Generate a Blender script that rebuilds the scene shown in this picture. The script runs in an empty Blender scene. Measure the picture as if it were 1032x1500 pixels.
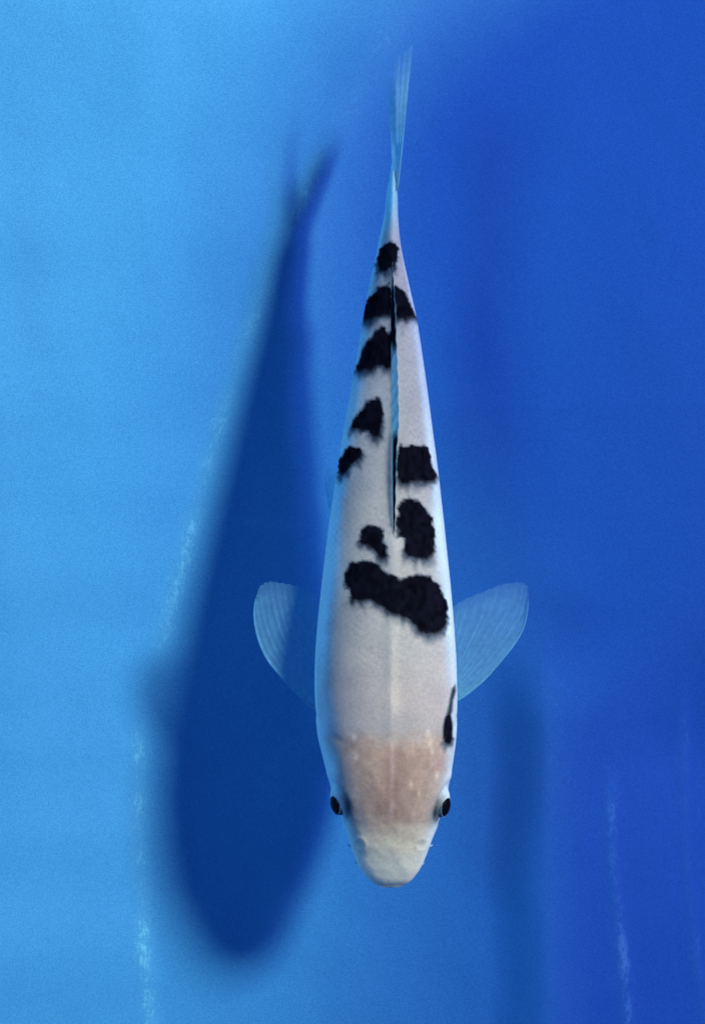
import bpy, math
import numpy as np
from mathutils import Vector

# ------------------------------------------------------------------ camera
S = 4000.0          # photo pixels per metre at the fish's mid height
ZF = 0.10           # height of the fish's mid plane
H = 0.90            # camera height above that plane
scene = bpy.context.scene
cam_d = bpy.data.cameras.new('camera')
cam = bpy.data.objects.new('camera', cam_d)
scene.collection.objects.link(cam)
cam.location = (0, 0, ZF + H)
cam_d.sensor_fit = 'VERTICAL'
cam_d.angle = 2 * math.atan((1500 / S / 2) / H)
cam_d.clip_start = 0.02
cam_d.clip_end = 50
scene.camera = cam

# ------------------------------------------------------------------ light
world = bpy.data.worlds.new('World')
scene.world = world
world.use_nodes = True
bg = world.node_tree.nodes['Background']
bg.inputs[0].default_value = (0.20, 0.20, 1.0, 1)
bg.inputs[1].default_value = 0.19
SLOPE = Vector((0.79, 0.465, 1.0))
lamp_d = bpy.data.lights.new('hall_lamp', 'AREA')
lamp_d.shape = 'DISK'
lamp_d.size = 0.24
lamp_d.energy = 23.5
lamp_d.color = (1.0, 0.985, 0.92)
lamp = bpy.data.objects.new('hall_lamp', lamp_d)
scene.collection.objects.link(lamp)
lamp.location = Vector((0, 0, ZF)) + SLOPE.normalized() * 1.25
lamp.rotation_euler = SLOPE.to_track_quat('Z', 'Y').to_euler()
# added bluish fill from the upper left, lifts the shaded flank
fill_d = bpy.data.lights.new('fill_lamp', 'AREA')
fill_d.shape = 'RECTANGLE'; fill_d.size = .6; fill_d.size_y = .6
fill_d.energy = 5.0
fill_d.color = (.24, .58, 1.0)
fill = bpy.data.objects.new('fill_lamp', fill_d)
scene.collection.objects.link(fill)
FS = Vector((-.75, .06, 1.0))
fill.location = Vector((0, 0, ZF)) + FS.normalized() * 1.7
fill.rotation_euler = FS.to_track_quat('Z', 'Y').to_euler()
scene.cycles.max_bounces = 7
scene.cycles.diffuse_bounces = 4
scene.cycles.glossy_bounces = 2
scene.cycles.transparent_max_bounces = 12
scene.view_settings.view_transform = 'Standard'
scene.view_settings.look = 'None'
scene.view_settings.gamma = 1.0
scene.view_settings.exposure = 0.0

# ------------------------------------------------------------------ helpers
def wpt(px, py, dz=0.0):
    """a photo direction met at height ZF+dz"""
    k = (H - dz) / H / S
    return ((px - 516.0) * k, (750.0 - py) * k, ZF + dz)

_perm = np.random.RandomState(7).rand(256, 256)
def vnoise(x, y):
    x = np.asarray(x, float); y = np.asarray(y, float)
    xi = np.floor(x).astype(int); yi = np.floor(y).astype(int)
    fx = x - xi; fy = y - yi
    fx = fx * fx * (3 - 2 * fx); fy = fy * fy * (3 - 2 * fy)
    g = lambda a, b: _perm[a % 256, b % 256]
    return ((g(xi, yi) * (1 - fx) + g(xi + 1, yi) * fx) * (1 - fy)
            + (g(xi, yi + 1) * (1 - fx) + g(xi + 1, yi + 1) * fx) * fy) * 2 - 1
def fbm(x, y, o=4):
    s = 0; a = 1.0
    for k in range(o):
        s = s + a * vnoise(x * 2 ** k + 17.3 * k, y * 2 ** k + 5.1 * k); a *= .5
    return s
def sstep(a, b, x):
    t = np.clip((np.asarray(x, float) - a) / (b - a), 0, 1)
    return t * t * (3 - 2 * t)
def catmull(P, n):
    P = np.asarray(P, float)
    Q = np.vstack([2 * P[0] - P[1], P, 2 * P[-1] - P[-2]])
    ts = np.linspace(0, len(P) - 1 - 1e-9, n)
    i = ts.astype(int); t = (ts - i)[:, None]
    p0, p1, p2, p3 = Q[i], Q[i + 1], Q[i + 2], Q[i + 3]
    return .5 * ((2 * p1) + (-p0 + p2) * t + (2 * p0 - 5 * p1 + 4 * p2 - p3) * t ** 2 + (-p0 + 3 * p1 - 3 * p2 + p3) * t ** 3)

def link(name, me, mat=None, parent=None):
    o = bpy.data.objects.new(name, me)
    scene.collection.objects.link(o)
    if mat: me.materials.append(mat)
    if parent:
        o.parent = parent
        base = Vector((0, 0, 0)); p = parent
        while p: base += p.location; p = p.parent
        o.location = -base            # meshes are written in world coordinates
    return o
def grid_faces(nu, nv, wrap=False):
    a = np.arange(nu * nv).reshape(nu, nv)
    if wrap:
        a = np.hstack([a, a[:, :1]])
    return np.stack([a[:-1, :-1], a[:-1, 1:], a[1:, 1:], a[1:, :-1]], -1).reshape(-1, 4)
def make_mesh(name, verts, faces, extra=()):
    me = bpy.data.meshes.new(name)
    me.from_pydata(np.asarray(verts, float).tolist(), [], np.asarray(faces).tolist() + list(extra))
    me.update()
    me.polygons.foreach_set('use_smooth', [True] * len(me.polygons))
    return me
def set_col(me, name, arr):
    at = me.color_attributes.new(name, 'FLOAT_COLOR', 'POINT')
    a = np.ones((len(me.vertices), 4)); a[:, :arr.shape[1]] = arr
    at.data.foreach_set('color', a.ravel())
def set_float(me, name, arr):
    at = me.attributes.new(name, 'FLOAT', 'POINT')
    at.data.foreach_set('value', np.asarray(arr, float).ravel())
def tube(pts, radii, seg=6):
    pts = np.asarray(pts, float); n = len(pts)
    tan = np.gradient(pts, axis=0); tan /= np.linalg.norm(tan, axis=1)[:, None] + 1e-12
    ref = np.array([0, 0, 1.0]) if abs(tan[n // 2, 2]) < .8 else np.array([1.0, 0, 0])
    a = np.cross(tan, ref); a /= np.linalg.norm(a, axis=1)[:, None] + 1e-12
    b = np.cross(tan, a)
    th = np.linspace(0, 2 * math.pi, seg, endpoint=False)
    V = pts[:, None] + np.asarray(radii)[:, None, None] * (a[:, None] * np.cos(th)[None, :, None] + b[:, None] * np.sin(th)[None, :, None])
    return V.reshape(-1, 3), grid_faces(n, seg, True), [list(range(seg))[::-1], list(range((n - 1) * seg, n * seg))]

# ------------------------------------------------------------------ materials
def new_mat(name):
    m = bpy.data.materials.new(name); m.use_nodes = True
    nt = m.node_tree
    return m, nt, nt.nodes['Principled BSDF'], nt.nodes['Material Output']
def N(nt, t, **kw):
    n = nt.nodes.new(t)
    for k, v in kw.items(): setattr(n, k, v)
    return n
def ramp(nt, src, stops):
    r = N(nt, 'ShaderNodeValToRGB'); e = r.color_ramp.elements
    e[0].position, e[0].color = stops[0]; e[1].position, e[1].color = stops[1]
    for p, c in stops[2:]:
        q = e.new(p); q.color = c
    nt.links.new(src, r.inputs[0]); return r
def noise(nt, co, scale, detail=3, rough=.5):
    n = N(nt, 'ShaderNodeTexNoise'); n.inputs['Scale'].default_value = scale
    n.inputs['Detail'].default_value = detail; n.inputs['Roughness'].default_value = rough
    nt.links.new(co, n.inputs['Vector']); return n
def mixc(nt, fac, a, b, mode='MIX'):
    m = N(nt, 'ShaderNodeMix', data_type='RGBA', blend_type=mode)
    for s, v in ((0, fac), (6, a), (7, b)):
        if isinstance(v, (int, float)): m.inputs[s].default_value = v
        elif isinstance(v, tuple): m.inputs[s].default_value = v
        else: nt.links.new(v, m.inputs[s])
    return m.outputs[2]
def math_(nt, op, a, b=None):
    m = N(nt, 'ShaderNodeMath', operation=op)
    for s, v in ((0, a), (1, b)):
        if v is None: continue
        if isinstance(v, (int, float)): m.inputs[s].default_value = v
        else: nt.links.new(v, m.inputs[s])
    return m.outputs[0]

def liner_material():
    m, nt, b, out = new_mat('blue_vinyl')
    geo = N(nt, 'ShaderNodeNewGeometry')
    co = geo.outputs['Position']
    big = noise(nt, co, 14, 3)
    fine = noise(nt, co, 1700, 3, .8)
    c = mixc(nt, big.outputs[0], (0.046, 0.295, 0.60, 1), (0.062, 0.330, 0.64, 1))
    g = ramp(nt, fine.outputs[0], [(.28, (.62, .70, .80, 1)), (.72, (1.38, 1.28, 1.16, 1))])
    c = mixc(nt, 1.0, c, g.outputs[0], 'MULTIPLY')
    # worn chalky flecks on creases, with the crease highlights painted into the colour
    sc = N(nt, 'ShaderNodeAttribute', attribute_name='scuff_shine')
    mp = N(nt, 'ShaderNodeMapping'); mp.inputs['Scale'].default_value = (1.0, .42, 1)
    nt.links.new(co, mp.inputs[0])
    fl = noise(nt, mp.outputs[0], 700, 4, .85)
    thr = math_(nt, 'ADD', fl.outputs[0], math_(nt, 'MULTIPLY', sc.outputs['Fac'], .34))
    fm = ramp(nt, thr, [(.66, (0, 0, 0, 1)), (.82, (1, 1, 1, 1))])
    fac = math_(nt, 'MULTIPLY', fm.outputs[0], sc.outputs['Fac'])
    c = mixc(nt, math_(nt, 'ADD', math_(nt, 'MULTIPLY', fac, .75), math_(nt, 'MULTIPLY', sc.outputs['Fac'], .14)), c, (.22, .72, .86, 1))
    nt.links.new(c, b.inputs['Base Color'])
    b.inputs['Roughness'].default_value = .62
    b.inputs['Specular IOR Level'].default_value = .18
    bp = N(nt, 'ShaderNodeBump'); bp.inputs['Strength'].default_value = .22; bp.inputs['Distance'].default_value = .0006
    h = math_(nt, 'ADD', fine.outputs[0], math_(nt, 'MULTIPLY', fac, 1.2))
    nt.links.new(h, bp.inputs['Height']); nt.links.new(bp.outputs[0], b.inputs['Normal'])
    return m
def skin_material():
    m, nt, b, out = new_mat('koi_skin')
    at = N(nt, 'ShaderNodeAttribute', attribute_name='Col')
    geo = N(nt, 'ShaderNodeNewGeometry'); co = geo.outputs['Position']
    n1 = noise(nt, co, 900, 3, .7)
    n2 = noise(nt, co, 90, 4, .6)
    g = ramp(nt, n1.outputs[0], [(.25, (.84, .85, .86, 1)), (.75, (1.13, 1.12, 1.12, 1))])
    g2 = ramp(nt, n2.outputs[0], [(.3, (.88, .89, .92, 1)), (.7, (1.07, 1.06, 1.04, 1))])
    c = mixc(nt, 1.0, at.outputs[0], g.outputs[0], 'MULTIPLY')
    c = mixc(nt, 1.0, c, g2.outputs[0], 'MULTIPLY')
    # pale vessel-like lines over the skull
    hd = N(nt, 'ShaderNodeAttribute', attribute_name='head')
    wn = noise(nt, co, 160, 3)
    off = N(nt, 'ShaderNodeVectorMath', operation='MULTIPLY_ADD')
    off.inputs[1].default_value = (.006, .006, .006)
    nt.links.new(wn.outputs['Color'], off.inputs[0]); nt.links.new(co, off.inputs[2])
    vo = N(nt, 'ShaderNodeTexVoronoi', feature='DISTANCE_TO_EDGE'); vo.inputs['Scale'].default_value = 190
    nt.links.new(off.outputs[0], vo.inputs['Vector'])
    vl = ramp(nt, vo.outputs['Distance'], [(.0, (1, 1, 1, 1)), (.11, (0, 0, 0, 1))])
    c = mixc(nt, math_(nt, 'MULTIPLY', math_(nt, 'MULTIPLY', vl.outputs[0], hd.outputs['Fac']), .045), c, (.80, .78, .76, 1))
    nt.links.new(c, b.inputs['Base Color'])
    b.inputs['Roughness'].default_value = .5
    b.inputs['Specular IOR Level'].default_value = .0
    b.inputs['Subsurface Weight'].default_value = .8
    b.inputs['Subsurface Radius'].default_value = (.003, .0036, .004)
    b.inputs['Subsurface Scale'].default_value = 2.6
    # fine scales
    vs = N(nt, 'ShaderNodeTexVoronoi'); vs.inputs['Scale'].default_value = 330
    nt.links.new(co, vs.inputs['Vector'])
    hh = math_(nt, 'ADD', math_(nt, 'MULTIPLY', vs.outputs['Distance'], .55), math_(nt, 'MULTIPLY', n1.outputs[0], .5))
    bp = N(nt, 'ShaderNodeBump'); bp.inputs['Strength'].default_value = .16; bp.inputs['Distance'].default_value = .0006
    nt.links.new(hh, bp.inputs['Height']); nt.links.new(bp.outputs[0], b.inputs['Normal'])
    return m
def fin_material(name, col, body):
    """thin wet membrane: part see-through, part translucent; 'body' attribute says how solid"""
    m, nt, b, out = new_mat(name)
    nt.nodes.remove(b)
    at = N(nt, 'ShaderNodeAttribute', attribute_name='solid')
    ca = N(nt, 'ShaderNodeAttribute', attribute_name='Col')
    geo = N(nt, 'ShaderNodeNewGeometry')
    nz = noise(nt, geo.outputs['Position'], 500, 3, .6)
    g = ramp(nt, nz.outputs[0], [(.3, (.82, .84, .86, 1)), (.7, (1.1, 1.1, 1.1, 1))])
    c = mixc(nt, 1.0, ca.outputs[0], g.outputs[0], 'MULTIPLY')
    d = N(nt, 'ShaderNodeBsdfDiffuse'); t = N(nt, 'ShaderNodeBsdfTranslucent'); tr = N(nt, 'ShaderNodeBsdfTransparent')
    nt.links.new(c, d.inputs[0]); nt.links.new(c, t.inputs[0])
    s1 = N(nt, 'ShaderNodeMixShader'); s1.inputs[0].default_value = .5
    nt.links.new(d.outputs[0], s1.inputs[1]); nt.links.new(t.outputs[0], s1.inputs[2])
    s2 = N(nt, 'ShaderNodeMixShader')
    nt.links.new(math_(nt, 'MULTIPLY', at.outputs['Fac'], body), s2.inputs[0])
    nt.links.new(tr.outputs[0], s2.inputs[1]); nt.links.new(s1.outputs[0], s2.inputs[2])
    nt.links.new(s2.outputs[0], out.inputs[0])
    return m
def plain(name, col, rough=.4, spec=.5):
    m, nt, b, out = new_mat(name)
    geo = N(nt, 'ShaderNodeNewGeometry')
    nz = noise(nt, geo.outputs['Position'], 700, 3)
    g = ramp(nt, nz.outputs[0], [(.3, (.85, .85, .85, 1)), (.7, (1.1, 1.1, 1.1, 1))])
    nt.links.new(mixc(nt, 1.0, col + (1,), g.outputs[0], 'MULTIPLY'), b.inputs['Base Color'])
    b.inputs['Roughness'].default_value = rough; b.inputs['Specular IOR Level'].default_value = spec
    return m

M_liner = liner_material()
def clear_vinyl_material():
    m, nt, b, out = new_mat('clear_blue_vinyl')
    geo = N(nt, 'ShaderNodeNewGeometry')
    nz = noise(nt, geo.outputs['Position'], 30, 3)
    c = mixc(nt, nz.outputs[0], (.03, .24, .66, 1), (.05, .30, .74, 1))
    nt.links.new(c, b.inputs['Base Color']); b.inputs['Roughness'].default_value = .5; b.inputs['Specular IOR Level'].default_value = .2
    t = N(nt, 'ShaderNodeBsdfTransparent'); t.inputs[0].default_value = (.49, .425, .80, 1)
    mx = N(nt, 'ShaderNodeMixShader'); mx.inputs[0].default_value = .14
    nt.links.new(t.outputs[0], mx.inputs[1]); nt.links.new(b.outputs[0], mx.inputs[2]); nt.links.new(mx.outputs[0], out.inputs[0])
    return m
M_wall = clear_vinyl_material()
M_skin = skin_material()
M_fin = fin_material('fin_membrane', None, 1.0)
M_pupil = plain('eye_pupil', (.003, .003, .006), .3, .12)
M_ring = plain('eye_ring', (.17, .26, .32), .5, .05)
M_iris = plain('eye_iris', (.055, .13, .20), .5, .08)

# ------------------------------------------------------------------ tub: liner floor
def crease_x(py):
    return sum(crease_raw(py + o) for o in (-90, -60, -30, 0, 30, 60, 90)) / 7
def crease_raw(py):
    return np.interp(py, [-200, 0, 200, 540, 780, 950, 1060, 1300, 1490, 1800],
                     [690, 610, 500, 340, 275, 236, 207, 206, 218, 235])
def liner_height(x, y):
    base = -0.066 + 0.065 * y
    base = np.clip(base, -.10, -.030)
    k = H * S / (H - base)
    px = 516 + x * k; py = 750 - y * k
    z = base.copy()
    # left side sweeps up towards the lamp
    s = (crease_x(py) + 18 * fbm(py / 190, px * 0 + 3.3, 2) - px) / S * 1.07
    w = .012
    sp = np.where(s / w > 30, s, w * np.log1p(np.exp(np.clip(s / w, -40, 30))))
    z += .60 * sp
    t = (px - np.maximum(crease_x(py) + 210, 535)) / S * 1.07
    w2 = .014
    tilt = lambda q: .32 * w2 * np.log1p(np.exp(np.clip(q / w2, -40, 30)))
    flat_ = tilt(np.minimum(t, (790 - np.maximum(crease_x(py) + 210, 535)) / S * 1.07))
    lo = sstep(860, 1120, py)
    z += tilt(t) * (1 - lo) + flat_ * lo
    # raised fold lower right: steep left flank, long slope at its head
    left = sstep(706, 792, px + 6 * fbm(py / 160, px * 0, 2))
    head = sstep(890, 1050, py + 14 * fbm(px / 120, py * 0 + 2, 2))
    right = 1 - .75 * sstep(965, 1070, px - (py - 1100) * .05)
    z += (.0080 - .0068 * sstep(0, 1, (px - 760) / 330)) * left * head
    # soft hollow along the flank
    z -= .0007 * np.exp(-((px - 730) / 30) ** 2) * sstep(990, 1120, py)
    # sharp little ridges of the creases
    def ridge(line, wid, amp):
        ys, xs = [p[1] for p in line], [p[0] for p in line]
        cx = np.interp(py, ys, xs)
        m = sstep(ys[0] - 30, ys[0] + 50, py) * (1 - sstep(ys[-1] - 40, ys[-1] + 60, py))
        return amp * m * np.exp(-((px - cx) / wid) ** 2), m * np.exp(-((px - cx) / (wid * 1.15)) ** 2)
    scuff_shine = np.zeros_like(z)  # crease wear plus the painted crease highlights
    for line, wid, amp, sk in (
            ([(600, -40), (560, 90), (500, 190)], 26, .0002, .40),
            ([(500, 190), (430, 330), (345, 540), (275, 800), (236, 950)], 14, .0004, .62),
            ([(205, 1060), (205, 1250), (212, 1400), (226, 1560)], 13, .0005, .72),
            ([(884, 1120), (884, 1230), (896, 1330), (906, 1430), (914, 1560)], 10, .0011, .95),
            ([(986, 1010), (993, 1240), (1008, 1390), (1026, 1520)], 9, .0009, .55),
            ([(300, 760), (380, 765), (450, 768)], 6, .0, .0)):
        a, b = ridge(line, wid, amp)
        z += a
        scuff_shine = np.maximum(scuff_shine, b * sk * (0.55 + .45 * np.clip(.5 + fbm(px * 0 + 7, py / 60, 3), 0, 1)))
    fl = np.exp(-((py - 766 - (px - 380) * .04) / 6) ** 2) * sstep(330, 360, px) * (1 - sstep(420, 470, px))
    scuff_shine = np.maximum(scuff_shine, .35 * fl)
    # loose slackness of the sheet
    z += .0024 * fbm(px / 120 + 9, py / 900, 2) * (1 - sstep(120, 330, px - (crease_x(py) - 260)))
    z += .0016 * fbm(px / 330 + 4, py / 420, 3) + .00025 * fbm(px / 60, py / 90, 3)
    return z, scuff_shine
xs = np.linspace(-.44, .40, 590); ys = np.linspace(-.42, .50, 640)
X, Y = np.meshgrid(xs, ys, indexing='ij')
Zl, SC = liner_height(X, Y)
Zl = np.minimum(Zl, .16)
me = make_mesh('tub_floor', np.stack([X, Y, Zl + ZF], -1).reshape(-1, 3), grid_faces(len(xs), len(ys))[:, ::-1])
set_float(me, 'scuff_shine', SC)
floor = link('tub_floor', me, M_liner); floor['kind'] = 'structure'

# ------------------------------------------------------------------ tub wall with rolled rim
RIM = .39
ring = [(.280, -.44), (.272, -.15), (.264, .0), (.260, .057), (.262, .11), (.247, .14), (.230, .18), (.225, .226), (.234, .267), (.264, .295), (.316, .345), (.37, .52),
        (.0, .55), (-.30, .54), (-.45, .50), (-.47, .30), (-.47, -.20), (-.45, -.42), (-.30, -.46), (0, -.46)]
R = catmull(ring + ring[:3], 400)[:]
n_use = int(400 * (len(ring)) / (len(ring) + 2))
R = R[:n_use]
prof = [(-.004, -.02), (0, .06), (.002, .16), (.002, RIM - .02), (.004, RIM - .006), (.011, RIM), (.020, RIM - .004), (.024, RIM - .014), (.022, .15), (.016, -.02)]
nx_ = np.gradient(R, axis=0); nrm = np.stack([nx_[:, 1], -nx_[:, 0]], 1); nrm /= np.linalg.norm(nrm, axis=1)[:, None]
V = [[(R[i, 0] + nrm[i, 0] * d, R[i, 1] + nrm[i, 1] * d, h) for i in range(len(R))] for d, h in prof]
me = make_mesh('tub_wall', np.array(V).reshape(-1, 3), grid_faces(len(prof), len(R), True))
set_float(me, 'scuff_shine', np.zeros(len(me.vertices)))
wall = link('tub_wall', me, M_wall); wall['kind'] = 'structure'

# ------------------------------------------------------------------ koi
koi = bpy.data.objects.new('koi_fish', None)
scene.collection.objects.link(koi)
koi.location = (0.014, 0.0, ZF)
koi.empty_display_size = .02
koi['label'] = 'white koi with black patches and pinkish head swimming above the blue liner'
koi['category'] = 'fish'

ST = [  # y, left, right (photo px), top, bottom (mm)
    (1301, 570.5, 571.5, -5, -6), (1298.5, 556, 587, -.5, -9), (1291, 543, 600, 3.5, -11.5), (1277, 530, 612, 7, -14),
    (1262, 521.5, 620, 9.5, -16), (1237, 512.5, 629.5, 13, -19), (1212, 505, 638.5, 16, -21.5), (1190, 498, 646, 18.2, -23.5),
    (1165, 488.5, 653, 20.2, -25.5), (1137, 480, 659, 22.3, -27), (1110, 473, 663.5, 24.2, -28.5), (1074, 465.5, 667, 26.5, -30),
    (1035, 461.8, 668.8, 28.5, -32), (1000, 460.5, 668.5, 30, -33), (960, 461.5, 667.3, 31.5, -34), (905, 465.5, 663.5, 33, -35),
    (853, 471.2, 659, 33.7, -35), (800, 477.5, 653.3, 34, -34.5), (760, 482.7, 649.2, 33.4, -34), (680, 494.7, 640, 31, -31),
    (640, 501, 634.6, 29, -29), (560, 515.6, 624, 24.5, -25), (475, 530, 611.3, 19.5, -20), (427, 538.6, 601, 16.5, -17),
    (384, 548, 591.3, 14.2, -15), (355, 554, 585.8, 13, -13.5), (320, 561.5, 582.6, 12.2, -12.5), (292, 564.5, 582, 12.2, -12.4),
    (274, 567, 581, 12.4, -12.6), (264, 570, 579.3, 10, -10.4), (255, 573.2, 576.8, 6, -6)]
NR, NA = 640, 220
C = catmull(ST, NR)
yy, LL, RR, ZT, ZB = C.T
_hy = np.array([240, 256, 285, 320, 400, 475, 560, 640, 700, 760, 853, 960, 1035, 1110, 1165, 1212, 1237, 1262])
_hh = np.array([8.6, 9.0, 10.6, 10.8, 10.8, 11.4, 12.8, 15.0, 17.2, 19.6, 23.0, 25.3, 25.3, 23.0, 19.4, 14.8, 11.9, 8.7])
_ht = np.interp(yy, _hy, _hh)
for _ in range(3): _ht = np.convolve(np.pad(_ht, 10, 'edge'), np.ones(21) / 21, 'valid')
blend_ = sstep(1236, 1278, yy)
ZT = (_ht * 1.03) * (1 - blend_) + ZT * .86 * blend_
ZB = -(_ht * .97) * (1 - blend_) + ZB * .86 * blend_
th = np.linspace(0, 2 * math.pi, NA, endpoint=False)
ct, sn = np.cos(th), np.sin(th)
mid = (LL + RR) / 2; hw = (RR - LL) / 2
headness = sstep(1060, 1200, yy)
pw = np.interp(yy, [300, 760, 960], [.98, .95, .82]) - .04 * headness           # squarer section at the head
xr = np.sign(ct)[None] * np.abs(ct)[None] ** pw[:, None]
zz = np.sign(sn)[None] * np.abs(sn)[None] ** (np.interp(yy, [300, 760, 960], [1.0, .98, .90])[:, None] - .06 * headness[:, None])
PX = mid[:, None] + hw[:, None] * xr
ridge_x = np.interp(yy, [250, 400, 600, 900, 1100, 1200, 1301], [575, 574, 575, 574, 573, 572, 571])
PX += (ridge_x - mid)[:, None] * np.clip(zz, 0, 1) ** 2
Zm = np.where(zz > 0, zz * ZT[:, None], -zz * ZB[:, None]) / 1000.0
PY = np.repeat(yy[:, None], NA, 1)
up = np.clip(zz, 0, 1)
# slight keel along the back, ahead of and behind the dorsal fin
keel = np.exp(-((PX - ridge_x[:, None]) / 9) ** 2) * (zz > 0) * sstep(290, 420, PY) * (1 - sstep(1020, 1120, PY))
Zm += .0007 * keel
side = np.sign(ct)[None] * np.ones_like(PX)
# gill-cover edge: shallow groove curving down each flank, cover swollen ahead of it
gy = 1078 - 34 * (1 - np.abs(zz)) + 10 * up
gd = PY - gy
gmask = (np.abs(ct)[None] > .45) * sstep(.45, .7, np.abs(ct))[None]
inset = gmask * (-2.6 * np.exp(-(gd / 6) ** 2) + 2.2 * np.exp(-((gd - 28) / 26) ** 2))
PX += np.sign(ct)[None] * inset * .45
# eye sockets
EYES = {'L': (495.0, 1171.0, .0072), 'R': (648.0, 1174.0, .0072)}
for kx, (ex, ey, ez) in EYES.items():
    sg = -1 if kx == 'L' else 1
    dist = np.sqrt((PX - ex) ** 2 + ((PY - ey) * .85) ** 2 + ((Zm - ez) * S) ** 2)
    m = (np.sign(ct)[None] == sg)
    PX += sg * m * 8.5 * np.exp(-(dist / 17) ** 2)
    PX += -sg * m * 3.0 * np.exp(-((dist - 24) / 6) ** 2) * (up > .05)
    Zm += -.0008 * m * np.exp(-((dist - 24) / 6) ** 2) * (up > .05)
    PX += sg * m * 1.2 * np.exp(-((dist - 36) / 8) ** 2) * (up > .2)
# nostrils: little pits with a raised rim
for nx0, ny0 in ((526, 1231), (617, 1232)):
    dist = np.hypot(PX - nx0, PY - ny0)
    Zm += (zz > .2) * (-.0004 * np.exp(-(dist / 5) ** 2) + .0005 * np.exp(-((dist - 9) / 3.5) ** 2))
# lumpy skull
Zm += (zz > 0) * headness[:, None] * .00035 * fbm(PX / 24, PY / 24, 3)
kk = 1.0 / S
VX = (PX - 516) * kk; VY = (750 - PY) * kk; VZ = ZF + Zm
body_v = np.stack([VX, VY, VZ], -1).reshape(-1, 3)
caps = [list(range(NA))[::-1], list(range((NR - 1) * NA, NR * NA))]
me = make_mesh('body', body_v, grid_faces(NR, NA, True), caps)

# --- colour of the skin, in the fish's own plan coordinates
def z5(p): return [(470 + a * .2134, 320 + b * .2134) for a, b in p]
def z4(p): return [(440 + a * .2667, 560 + b * .2667) for a, b in p]
def z9(p): return [(490 + a * .1744, 800 + b * .1744) for a, b in p]
def z3(p): return [(630 + a * .0867, 980 + b * .0867) for a, b in p]
SUMI = [
    z5([(440, 185), (475, 180), (510, 200), (520, 230), (512, 300), (500, 345), (470, 345), (445, 375), (405, 370), (395, 340), (380, 300), (385, 260), (410, 215)]),
    z5([(425, 475), (465, 468), (480, 560), (475, 650), (400, 665), (350, 695), (280, 690), (285, 640), (310, 580), (340, 545), (380, 500)]),
    z5([(495, 478), (540, 510), (580, 545), (610, 590), (640, 650), (642, 680), (590, 680), (550, 690), (512, 690), (505, 600), (495, 540)]),
    z5([(400, 760), (435, 765), (450, 800), (485, 800), (492, 900), (478, 1010), (440, 1035), (400, 1010), (360, 1035), (290, 1040), (240, 1045), (240, 1010), (275, 960), (300, 880), (330, 850), (360, 810)]),
    z4([(350, 120), (380, 105), (430, 98), (440, 150), (455, 200), (440, 260), (425, 300), (385, 295), (370, 255), (330, 245), (290, 258), (280, 235), (320, 180)]),
    z4([(275, 360), (300, 370), (325, 362), (335, 380), (315, 425), (285, 440), (260, 475), (240, 505), (212, 500), (208, 460), (225, 420), (250, 380)]),
    z4([(535, 345), (570, 362), (610, 355), (690, 358), (712, 400), (712, 450), (735, 490), (737, 525), (700, 535), (650, 530), (610, 545), (535, 540), (525, 450)]),
    z4([(540, 665), (590, 640), (640, 650), (665, 690), (690, 705), (718, 760), (722, 850), (725, 905), (700, 940), (640, 950), (590, 945), (565, 920), (560, 880), (570, 840), (535, 815), (525, 760)]),
    z4([(340, 800), (365, 790), (400, 785), (440, 800), (450, 850), (465, 910), (462, 945), (430, 950), (410, 915), (370, 882), (330, 868), (328, 840)]),
    z9([(100, 180), (140, 130), (205, 115), (290, 120), (350, 135), (400, 190), (440, 215), (500, 235), (520, 270), (550, 260), (620, 240), (690, 225), (770, 235), (830, 290), (890, 370), (925, 460), (925, 560), (905, 630), (860, 670), (800, 695), (730, 685), (670, 640), (630, 595), (560, 555), (480, 515), (400, 470), (330, 430), (280, 420), (230, 425), (180, 425), (140, 420), (140, 340), (110, 310), (95, 260)]),
    z3([(235, 735), (290, 715), (318, 800), (332, 960), (322, 1150), (225, 1150), (205, 1050), (212, 860)]),
]
def poly_sd(px, py, poly):
    """signed distance (inside > 0) and the outward direction's y component"""
    P = np.asarray(poly, float); Q = np.roll(P, -1, 0)
    best = np.full(px.shape, 1e9); by = np.zeros(px.shape); ins = np.zeros(px.shape, bool)
    for (ax, ay), (bx, b_y) in zip(P, Q):
        ex, ey = bx - ax, b_y - ay
        t = np.clip(((px - ax) * ex + (py - ay) * ey) / (ex * ex + ey * ey + 1e-9), 0, 1)
        dx, dy = px - ax - t * ex, py - ay - t * ey
        d = np.hypot(dx, dy)
        m = d < best
        best = np.where(m, d, best); by = np.where(m, dy, by)
        c = ((ay > py) != (b_y > py)) & (px < ex * (py - ay) / (ey + 1e-12) + ax)
        ins ^= c
    sgn = np.where(ins, 1, -1)
    return best * sgn, np.where(ins, -by, by) / (best + 1e-6)
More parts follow.
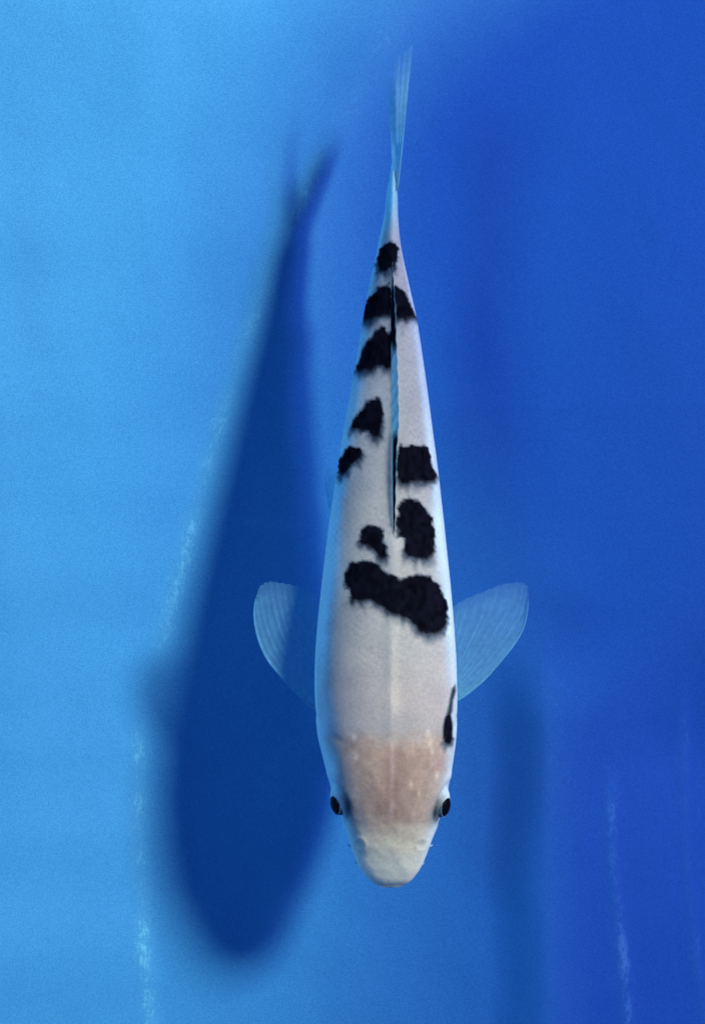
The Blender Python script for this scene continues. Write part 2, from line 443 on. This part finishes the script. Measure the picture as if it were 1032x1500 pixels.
def sumi_mask(px, py, polys):
    M = np.zeros(px.shape)
    jag = 2.4 * fbm(px / 9, py / 8, 3) + 1.0 * vnoise(px / 3.2, py / 3.4)
    for p in polys:
        q_ = np.asarray(p, float); nx_q = np.roll(q_, -1, 0)
        p = np.stack([q_ * .75 + nx_q * .25, q_ * .25 + nx_q * .75], 1).reshape(-1, 2)      # round the corners
        P = np.asarray(p); x0, y0 = P.min(0) - 40; x1, y1 = P.max(0) + 40
        sel = (px > x0) & (px < x1) & (py > y0) & (py < y1)
        if not sel.any(): continue
        d, oy = poly_sd(px[sel], py[sel], p)
        d = d + (jag[sel] * .9 if x1 - x0 > 105 else jag[sel] * .2 + 1.2)
        tail = np.clip(oy, 0, 1) ** 1.2
        streak = .72 + .32 * vnoise(px[sel] / 6, py[sel] / 14)
        soft = 4.6 + 26 * tail * np.clip(streak, .15, 1.4)
        m = np.clip(1 + np.minimum(d - 1, 0) / soft, 0, 1)
        m = np.where(d > 1, 1, m ** 1.6)
        M[sel] = np.maximum(M[sel], m)
    return M
topm = (np.repeat(zz[None][0], 1, 0) > -.25)
sm = sumi_mask(PX, PY, SUMI) * topm
gill_streak = z3([(340, 290), (400, 240), (410, 340), (350, 480), (340, 640), (300, 740), (235, 740), (262, 640), (300, 480)])
d, _ = poly_sd(PX, PY, gill_streak)
sm = np.maximum(sm, .78 * sstep(-4, 3, d) * topm)
white = np.array([.440, .440, .405])
col = np.ones(PX.shape + (3,)) * white
# silvery flanks, with the liner's cyan bounce light painted into their colour
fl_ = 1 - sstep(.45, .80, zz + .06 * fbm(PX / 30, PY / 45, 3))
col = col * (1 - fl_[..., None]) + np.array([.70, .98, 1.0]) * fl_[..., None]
pinkish = np.exp(-((PY - 1020) / 60) ** 2) * (zz > .3)
col = col * (1 - .5 * pinkish[..., None]) + np.array([.50, .425, .40]) * (.5 * pinkish[..., None])
rear = (1 - sstep(420, 860, PY)) * .5  # bluish bounce light on the rear body, painted into the skin colour
col = col * (1 - rear[..., None]) + np.array([.375, .43, .44]) * rear[..., None]
tl_ = 1 - sstep(285, 362, PY)
col = col * (1 - tl_[..., None]) + np.array([.26, .60, .68]) * tl_[..., None]
# skull: pinkish-tan patch, creamy snout
skull = [(497, 1076), (530, 1066), (562, 1070), (600, 1068), (648, 1070), (654, 1092), (646, 1140), (632, 1180), (620, 1216), (600, 1246), (572, 1252), (545, 1246), (526, 1212), (514, 1165), (500, 1120)]
d, _ = poly_sd(PX, PY, skull)
d = d + 5 * fbm(PX / 16, PY / 16, 3)
sk = sstep(-18, 26, d + 4 * fbm(PX / 7, PY / 7, 2)) * (zz > 0)
tan_ = np.array([.47, .305, .205])
col = col * (1 - .70 * sk[..., None]) + tan_ * (.70 * sk[..., None])
col *= (1 + .11 * sk * fbm(PX / 9, PY / 15, 3))[..., None]
rose = np.exp(-((PX - 642) / 12) ** 2 - ((PY - 1110) / 26) ** 2) + .8 * np.exp(-((PX - 508) / 12) ** 2 - ((PY - 1112) / 28) ** 2)
rose *= (zz > 0) * (.6 + .5 * fbm(PX / 9, PY / 9, 2))
col = col * (1 - .35 * np.clip(rose, 0, 1)[..., None]) + np.array([.44, .27, .31]) * (.35 * np.clip(rose, 0, 1)[..., None])
core = np.exp(-((PX - 572) / 20) ** 2) * sstep(1075, 1095, PY) * (1 - sstep(1180, 1215, PY)) * (zz > 0)
col *= 1 - .20 * core[..., None] * np.array([.7, 1.1, 1.1])
med = np.exp(-((PX - 573 - 1.5 * fbm(PY / 20, PX * 0, 2)) / 1.8) ** 2) * (zz > 0) * sstep(1065, 1080, PY) * (1 - sstep(1190, 1220, PY))
col += .10 * med[..., None]
snout = sstep(1172, 1282, PY + 8 * fbm(PX / 18, PY / 18, 2)) * (zz > -.3)
col = col * (1 - .8 * snout[..., None]) + np.array([.86, .90, .66]) * (.8 * snout[..., None])
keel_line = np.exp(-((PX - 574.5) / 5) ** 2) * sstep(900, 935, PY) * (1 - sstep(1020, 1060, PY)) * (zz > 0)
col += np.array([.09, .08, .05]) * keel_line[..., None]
col *= (1 + .05 * fbm(PX / 40, PY / 60, 3))[..., None]
# faint rows of overlapping scales, cream flecks behind the skull, a painted skin glint among them
arc = (PX - ridge_x[:, None]) * (1 + .45 * ((PX - ridge_x[:, None]) / (hw[:, None] + 4)) ** 2)
lu = PY / 11.5; lv = arc / 10.5
row = np.floor(lv); lu2 = lu + .5 * (np.mod(row, 2))
cu = lu2 - np.floor(lu2); cv = lv - row - .5
edge = np.exp(-((cu - .22 - 1.6 * cv ** 2) / .16) ** 2)
sc_amt = (1 - sstep(1020, 1075, PY)) * sstep(300, 420, PY) * (.5 + .5 * fbm(PX / 50, PY / 50, 2)).clip(.1, 1)
col *= (1 - .16 * edge * sc_amt)[..., None]
for fx, fy, fr_ in ((627, 1080, 4), (630, 1092, 3), (624, 1066, 3), (518, 1072, 3), (637, 1128, 3), (611, 1154, 2.2), (521, 1100, 3), (600, 1140, 2.5)):
    fk = np.exp(-((PX - fx) / fr_) ** 2 - ((PY - fy) / (fr_ * 1.9)) ** 2) * (zz > 0)
    col += np.array([.20, .19, .13]) * fk[..., None]
# dark pigment round the sockets
for ex, ey, sg, ln in ((510, 1174, -1, 26), (635.5, 1186, 1, 23)):
    ring_ = np.exp(-((PX - ex - sg * (PY - ey) ** 2 * .010 + sg * (PY - ey) * .12) / 7.5) ** 2 - ((PY - ey) / ln) ** 2) * (zz > .1)
    col = col * (1 - .96 * ring_[..., None]) + np.array([.012, .035, .060]) * (.96 * ring_[..., None])
ink = np.array([.0045, .0050, .0100])
slate = np.array([.050, .085, .130])
k1 = np.clip(sm / .45, 0, 1)[..., None]; k2 = sstep(.35, .9, sm)[..., None]
col = col * (1 - k1 * .85) + slate * (k1 * .85)
col = col * (1 - k2) + ink * k2
col *= (1 + sm * .5 * fbm(PX / 6, PY / 8, 2))[..., None]
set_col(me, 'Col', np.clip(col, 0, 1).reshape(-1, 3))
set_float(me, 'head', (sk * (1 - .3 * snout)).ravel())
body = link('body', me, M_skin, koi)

# --- eyes
def ball(c, r, seg=28, rings=18, squash=None, axis=(0, 0, 1), upto=math.pi):
    ph = np.linspace(1e-3, upto, rings); t = np.linspace(0, 2 * math.pi, seg, endpoint=False)
    v = np.stack([np.sin(ph)[:, None] * np.cos(t), np.sin(ph)[:, None] * np.sin(t), np.cos(ph)[:, None] * np.ones(seg)], -1)
    if squash is not None: v = v * np.asarray(squash)
    q = Vector((0, 0, 1)).rotation_difference(Vector(axis)).to_matrix()
    v = v.reshape(-1, 3) @ np.array(q).T * r + np.asarray(c)
    return v, grid_faces(rings, seg, True)[:, ::-1], [list(range(seg))]
for kx, (ex, ey, ez) in EYES.items():
    sg = -1 if kx == 'L' else 1
    c = wpt(ex - sg * 3.5, ey + 4, ez)
    ax = Vector((sg * .84, -.20, .50)).normalized()
    stretch = lambda v: np.asarray(c) + (v - np.asarray(c)) * np.array([1, 1.32, 1])
    v, f, e = ball(c, .0036, axis=ax); v = stretch(v)
    eye = link('eye', make_mesh('eye', v, f, e), M_iris, koi)
    v, f, e = ball(c, .00372, axis=ax, upto=math.radians(52)); v = stretch(v)
    pv_, pf_, pe_ = v, f, e
    # pupil: dark cap standing just proud of the eyeball, a little longer than wide
    link('pupil', make_mesh('pupil', v, f, e), M_pupil, eye)
    # thin pale iris ring round it
    q = np.array(Vector((0, 0, 1)).rotation_difference(ax).to_matrix())
    aa = np.linspace(0, 2 * math.pi, 40, endpoint=False); a0 = math.radians(54)
    ringp = np.stack([math.sin(a0) * np.cos(aa), math.sin(a0) * np.sin(aa), np.full(40, math.cos(a0))], -1) @ q.T * .00366 + np.array(c)
    bb = np.linspace(0, 2 * math.pi, 8, endpoint=False)
    rad_ = (ringp - ringp.mean(0)); rad_ /= np.linalg.norm(rad_, axis=1)[:, None]
    rv = ringp[:, None] + .00018 * (rad_[:, None] * np.cos(bb)[None, :, None] + np.array(ax)[None, None] * np.sin(bb)[None, :, None])
    idx = np.arange(320).reshape(40, 8); nxt = np.roll(idx, -1, 0)
    rf = np.stack([idx, np.roll(idx, -1, 1), np.roll(nxt, -1, 1), nxt], -1).reshape(-1, 4)
    link('iris', make_mesh('iris', stretch(rv.reshape(-1, 3)), rf), M_ring, eye)

# --- paired and single fins
fin_white = np.array([.34, .78, .82])
def fin_surface(name, lead, margin, trail_base, zfun, parent, nray, opac=(.34, .60), ray_r=.00028, nu=150, nv=46, colf=None, wave=.00008, mat=None):
    """lead: leading ray from base to tip; margin: tip to inner corner; trail_base: base end of last ray (photo px)"""
    Ld = catmull(lead, nv); Mg = catmull(margin, nu)
    u = np.linspace(0, 1, nu)[:, None, None]; v = np.linspace(0, 1, nv)[None, :, None]
    B = np.array(lead[0])[None, None] * (1 - u) + np.array(trail_base)[None, None] * u
    straight = lambda b, m: b * (1 - v) + m * v
    base = straight(B, Mg[:, None])
    lead_str = straight(np.array(lead[0])[None, None], np.array(lead[-1])[None, None])
    G = base + (1 - u) ** 1.7 * (Ld[None] - lead_str)
    # gently frayed distal edge
    fr = 1.8 * np.cos(2 * math.pi * nray * u[..., 0])[..., None] * sstep(.82, 1, v) * sstep(.02, .15, u)
    dirv = Mg[:, None] - B
    dirv = dirv / (np.linalg.norm(dirv, axis=-1, keepdims=True) + 1e-9)
    G = G + dirv * fr * .4
    U = np.repeat(u[..., 0], nv, 1); Vv = np.repeat(v[..., 0], nu, 0)
    Zf = zfun(U, Vv) + wave * np.cos(2 * math.pi * nray * U) * sstep(.1, .6, Vv)
    k = (H - Zf) / H / S
    P = np.stack([(G[..., 0] - 516) * k, (750 - G[..., 1]) * k, ZF + Zf], -1)
    me = make_mesh(name, P.reshape(-1, 3), grid_faces(nu, nv))
    ray = .5 + .5 * np.cos(2 * math.pi * nray * U)
    sol = opac[0] + (opac[1] - opac[0]) * ((1 - U) ** 1.5 * .6 + (1 - Vv) * .4)
    sol = sol + .04 * ray * sstep(.15, .5, Vv)
    sol = sol * (1 - .35 * sstep(.85, 1, Vv)) + .30 * np.exp(-(U / .03) ** 2) + .35 * np.exp(-(Vv / .16) ** 2)
    set_float(me, 'solid', np.clip(sol, 0, 1))
    cc = np.ones((nu, nv, 3)) * fin_white if colf is None else colf(U, Vv)
    set_col(me, 'Col', cc.reshape(-1, 3))
    fin = link(name, me, mat or M_fin, parent)
    jit = np.random.RandomState(int(abs(lead[0][0] * 7 + lead[0][1])) % 9999)
    for i in range(nray + 1):
        ui = np.clip(i / nray + (jit.uniform(-.22, .22) / nray if 0 < i < nray else 0), 0, 1)
        TV, TF, TE, SO = [], [], [], []
        fork = jit.uniform(.42, .62)
        def strand(v0, v1, du0, du1, r0, r1, op):
            vs = np.linspace(v0, v1, 14)
            us = np.clip(ui + np.interp(vs, [v0, v1], [du0, du1]), 0, 1) * (nu - 1)
            pts = np.array([P[int(round(a)), int(round(b * (nv - 1)))] for a, b in zip(us, vs)])
            pts[1:-1] = (pts[:-2] + 2 * pts[1:-1] + pts[2:]) / 4
            pts[:, 2] += .00005
            a_, b_, c_ = tube(pts, np.linspace(r0, r1, 14), 6)
            k0 = sum(len(x) for x in TV)
            TV.append(a_); TF.append(b_ + k0); TE.extend([[q + k0 for q in f_] for f_ in c_])
            SO.append(np.repeat(op * np.linspace(1, .6, 14), 6))
        if i == 0:
            strand(.03, .98, 0, 0, ray_r * 1.9, ray_r * .7, .62)
        else:
            w_ = .24 / nray
            strand(.03, fork, 0, 0, ray_r, ray_r * .75, .34)
            strand(fork - .02, jit.uniform(.9, .985), 0, -w_, ray_r * .6, ray_r * .3, .28)
            strand(fork - .02, jit.uniform(.9, .985), 0, w_, ray_r * .6, ray_r * .3, .28)
        tv = np.vstack(TV)
        rm = make_mesh('fin_ray', tv, np.vstack(TF), TE)
        set_float(rm, 'solid', np.concatenate(SO))
        set_col(rm, 'Col', np.ones((len(tv), 3)) * np.clip(cc.reshape(-1, 3)[0] * 1.2, 0, 1))
        link('fin_ray', rm, M_fin, fin)
    return fin

fin_surface('pectoral_fin',
            [(478, 1046), (460, 1040), (436, 1017), (410, 989), (392, 968), (380, 944), (372.5, 914), (371.5, 893), (375, 874)],
            [(375, 874), (381, 859), (394, 852.5), (410, 854), (428, 857), (448, 864), (470, 875), (486, 886)],
            (484, 1004), lambda U, V: -.014 + .014 * V * (1 - .5 * U) - .003 * V * V, koi, 13, opac=(.32, .58),
            colf=lambda U, V: np.ones(U.shape + (3,)) * np.array([.19, .50, .66]))  # darker blue than its twin: shade painted into the fin colour
fin_surface('pectoral_fin',
            [(652, 1034), (670, 1026), (690, 1012), (711, 994), (729, 973), (747, 952), (764, 927), (771, 905), (773.5, 878)],
            [(773.5, 878), (772, 859), (759, 853.5), (733, 857), (707, 867), (678, 879), (662, 890), (648, 900)],
            (646, 992), lambda U, V: -.014 + .014 * V * (1 - .5 * U) - .003 * V * V, koi, 13, opac=(.34, .72))
# pelvic fins below the belly; only the edge of one shows past the flank
fin_surface('pelvic_fin', [(505, 800), (490, 768), (480, 735), (475, 700)], [(475, 700), (480, 686), (492, 690), (506, 702)], (515, 790),
            lambda U, V: -.026 + .006 * V, koi, 8, nu=70, nv=26, opac=(.3, .5))
fin_surface('pelvic_fin', [(628, 800), (634, 768), (634, 735), (630, 700)], [(630, 700), (622, 686), (610, 690), (600, 702)], (606, 790),
            lambda U, V: -.030 + .004 * V, koi, 8, nu=70, nv=26, opac=(.3, .5))

def upright_fin(name, rows, nray, colf, opac, parent, nu=90, nv=30, ray_r=.0003, solidf=None):
    """rows: for each station along the fin (base px,py,mm) and (edge px,py,mm)"""
    Rw = catmull([list(a) + list(b) for a, b in rows], nu)
    v = np.linspace(0, 1, nv)[None, :, None]
    G = Rw[:, None, :3] * (1 - v) + Rw[:, None, 3:] * v
    Zf = G[..., 2] / 1000
    k = (H - Zf) / H / S
    P = np.stack([(G[..., 0] - 516) * k, (750 - G[..., 1]) * k, ZF + Zf], -1)
    U = np.repeat(np.linspace(0, 1, nu)[:, None], nv, 1); V = np.repeat(v[..., 0], nu, 0)
    P[..., 0] += .00012 * np.cos(2 * math.pi * nray * U) * V
    me = make_mesh(name, P.reshape(-1, 3), grid_faces(nu, nv))
    sol = np.ones_like(U) * opac if solidf is None else solidf(U, V)
    set_float(me, 'solid', sol)
    cc = colf(G, U, V)
    set_col(me, 'Col', cc.reshape(-1, 3))
    fin = link(name, me, M_fin, parent)
    for i in range(nray + 1):
        r = min(nu - 1, int(round(i / nray * (nu - 1))))
        pts = P[r, ::3]
        t = np.linspace(0, 1, len(pts))
        tv, tf, te = tube(pts, ray_r * (1 - .6 * t), 5)
        rm = make_mesh('fin_ray', tv, tf, te)
        set_float(rm, 'solid', np.repeat(np.clip(sol[r, ::3] * 1.15, 0, 1), 5))
        set_col(rm, 'Col', np.repeat(cc[r, ::3], 5, axis=0))
        link('fin_ray', rm, M_fin, fin)
    return fin
# dorsal fin, folded down and leaning to its right
yd = np.array([786, 770, 730, 690, 650, 600, 555, 510, 470, 435, 408])
bt = np.interp(yd, yy[::-1], ZT[::-1]) + .5
xb = np.array([575, 574, 572.5, 571.5, 571, 571, 571, 570.5, 570.5, 572, 574])
xe = np.array([576.5, 578.5, 580, 581, 583.5, 583, 581.5, 580, 578.5, 576, 574.5])
hh = np.array([0.3, 2.4, 3.6, 3.8, 3.8, 3.6, 3.4, 3.2, 2.8, 2.2, 1.0])
rows = [((xb[i], yd[i], bt[i] - .6), (xe[i], yd[i] - 26 * min(1, i / 2), bt[i] + hh[i] - (.2 if i else 0))) for i in range(len(yd))]
def dorsal_col(G, U, V):
    py = G[..., 1] + 4 * fbm(G[..., 1] / 9, V * 3, 2)
    k = np.maximum(sstep(628, 646, py) * (1 - sstep(792, 800, py)), 1 - sstep(500, 530, py))
    k = k * (1 - .85 * np.exp(-((V - 1.0) / .10) ** 2)) * (1 - .85 * np.exp(-((V - .22) / .12) ** 2) * sstep(500, 520, py))
    return fin_white * (1 - k[..., None]) + np.array([.006, .006, .012]) * k[..., None]
upright_fin('dorsal_fin', rows, 20, dorsal_col, 1.0, koi, nu=200, ray_r=.00012)
# anal fin under the tail stem
rows = [((575, 478, -10.5), (575, 474, -12)), ((574, 460, -10), (575, 448, -16)), ((573, 440, -10), (575, 425, -16.5)), ((573, 420, -10), (574, 408, -15.5)), ((573, 400, -10), (573, 395, -13))]
upright_fin('anal_fin', rows, 7, lambda G, U, V: np.ones(U.shape + (3,)) * fin_white, .5, koi, nu=60, nv=16)
# tail fin, standing upright, upper lobe swung to one side
rows = []
TT = [-1, -.7, -.4, -.15, 0, .15, .4, .7, 1]
TX = [590, 592, 588, 582, 578, 572, 566, 578, 603]
TY = [152, 130, 126, 160, 190, 160, 112, 86, 66]
TZ = [-19, -15, -9.5, -4.5, -1, 3, 8, 12.5, 16]
for t in np.linspace(-1, 1, 33):
    rows.append(((574.3 + 8.0 * t, 281 - 2 * abs(t), 9.6 * t), (np.interp(t, TT, TX), np.interp(t, TT, TY), np.interp(t, TT, TZ))))
def tail_solid(U, V):
    s = .99 - .10 * sstep(.15, .7, V) - .80 * sstep(.66, 1, V)
    return s + .12 * np.exp(-((U - 1) / .05) ** 2) + .06 * np.cos(U * 2 * math.pi * 18)
upright_fin('tail_fin', rows, 18, lambda G, U, V: np.array([.34, .70, .76]) * (1 - sstep(0, .5, V))[..., None] + np.array([.46, .92, .92]) * sstep(0, .4, V)[..., None], .6, koi, nu=170, nv=46, solidf=tail_solid, ray_r=.00014)

# --- barbels and nostril flaps
M_soft = plain('koi_barbel', (.30, .50, .60), .5, .1)
for pts, r in (([(526, 1242, 1), (515, 1240, 0), (509, 1237, -1)], .0008), ([(616, 1242, 1), (627, 1240, 0), (633, 1238, -1)], .0008),
               ([(534, 1264, -4), (524, 1265, -6), (520, 1263, -8)], .0007), ([(607, 1265, -4), (617, 1266, -6), (621, 1264, -8)], .0007)):
    P = catmull([wpt(a, b, c / 1000) for a, b, c in pts], 8)
    v, f, e = tube(P, r * np.linspace(1, .3, 8), 8)
    link('barbel', make_mesh('barbel', v, f, e), M_soft, koi)
M_flap = plain('koi_nostril', (.66, .69, .70), .5, .25)
def back_z(px, py):
    i = int(np.argmin(np.abs(yy - py)))
    j = int(np.argmin(np.where(zz[i] > 0, np.abs(PX[i] - px), 1e9)))
    return Zm[i, j]
for pts in ([(518, 1240), (521, 1230), (528, 1226), (533, 1232), (536, 1240)], [(608, 1240), (611, 1232), (617, 1227), (623, 1231), (625, 1239)]):
    P = catmull([wpt(a, b, back_z(a, b) + .0001) for a, b in pts], 16)
    v, f, e = tube(P, .00045 * np.sin(np.linspace(.25, math.pi - .25, 16)), 7)
    link('nostril_flap', make_mesh('nostril_flap', v, f, e), M_flap, koi)

# ------------------------------------------------------------------ water filling the tub
m = bpy.data.materials.new('tub_water'); m.use_nodes = True
nt = m.node_tree; nt.nodes.remove(nt.nodes['Principled BSDF'])
pv = nt.nodes.new('ShaderNodeVolumeAbsorption')
pv.inputs['Color'].default_value = (.30, .72, .92, 1)
pv.inputs['Density'].default_value = .9
nt.links.new(pv.outputs[0], nt.nodes['Material Output'].inputs['Volume'])
ring_i = R - nrm * .003
nR = len(ring_i)
V = [(p[0], p[1], zt) for zt in (-.03, ZF + .085) for p in ring_i]
F = [[i, (i + 1) % nR, nR + (i + 1) % nR, nR + i] for i in range(nR)]
me = make_mesh('water', V, F, [list(range(nR))[::-1], list(range(nR, 2 * nR))])
water = link('water', me, m); water['kind'] = 'structure'
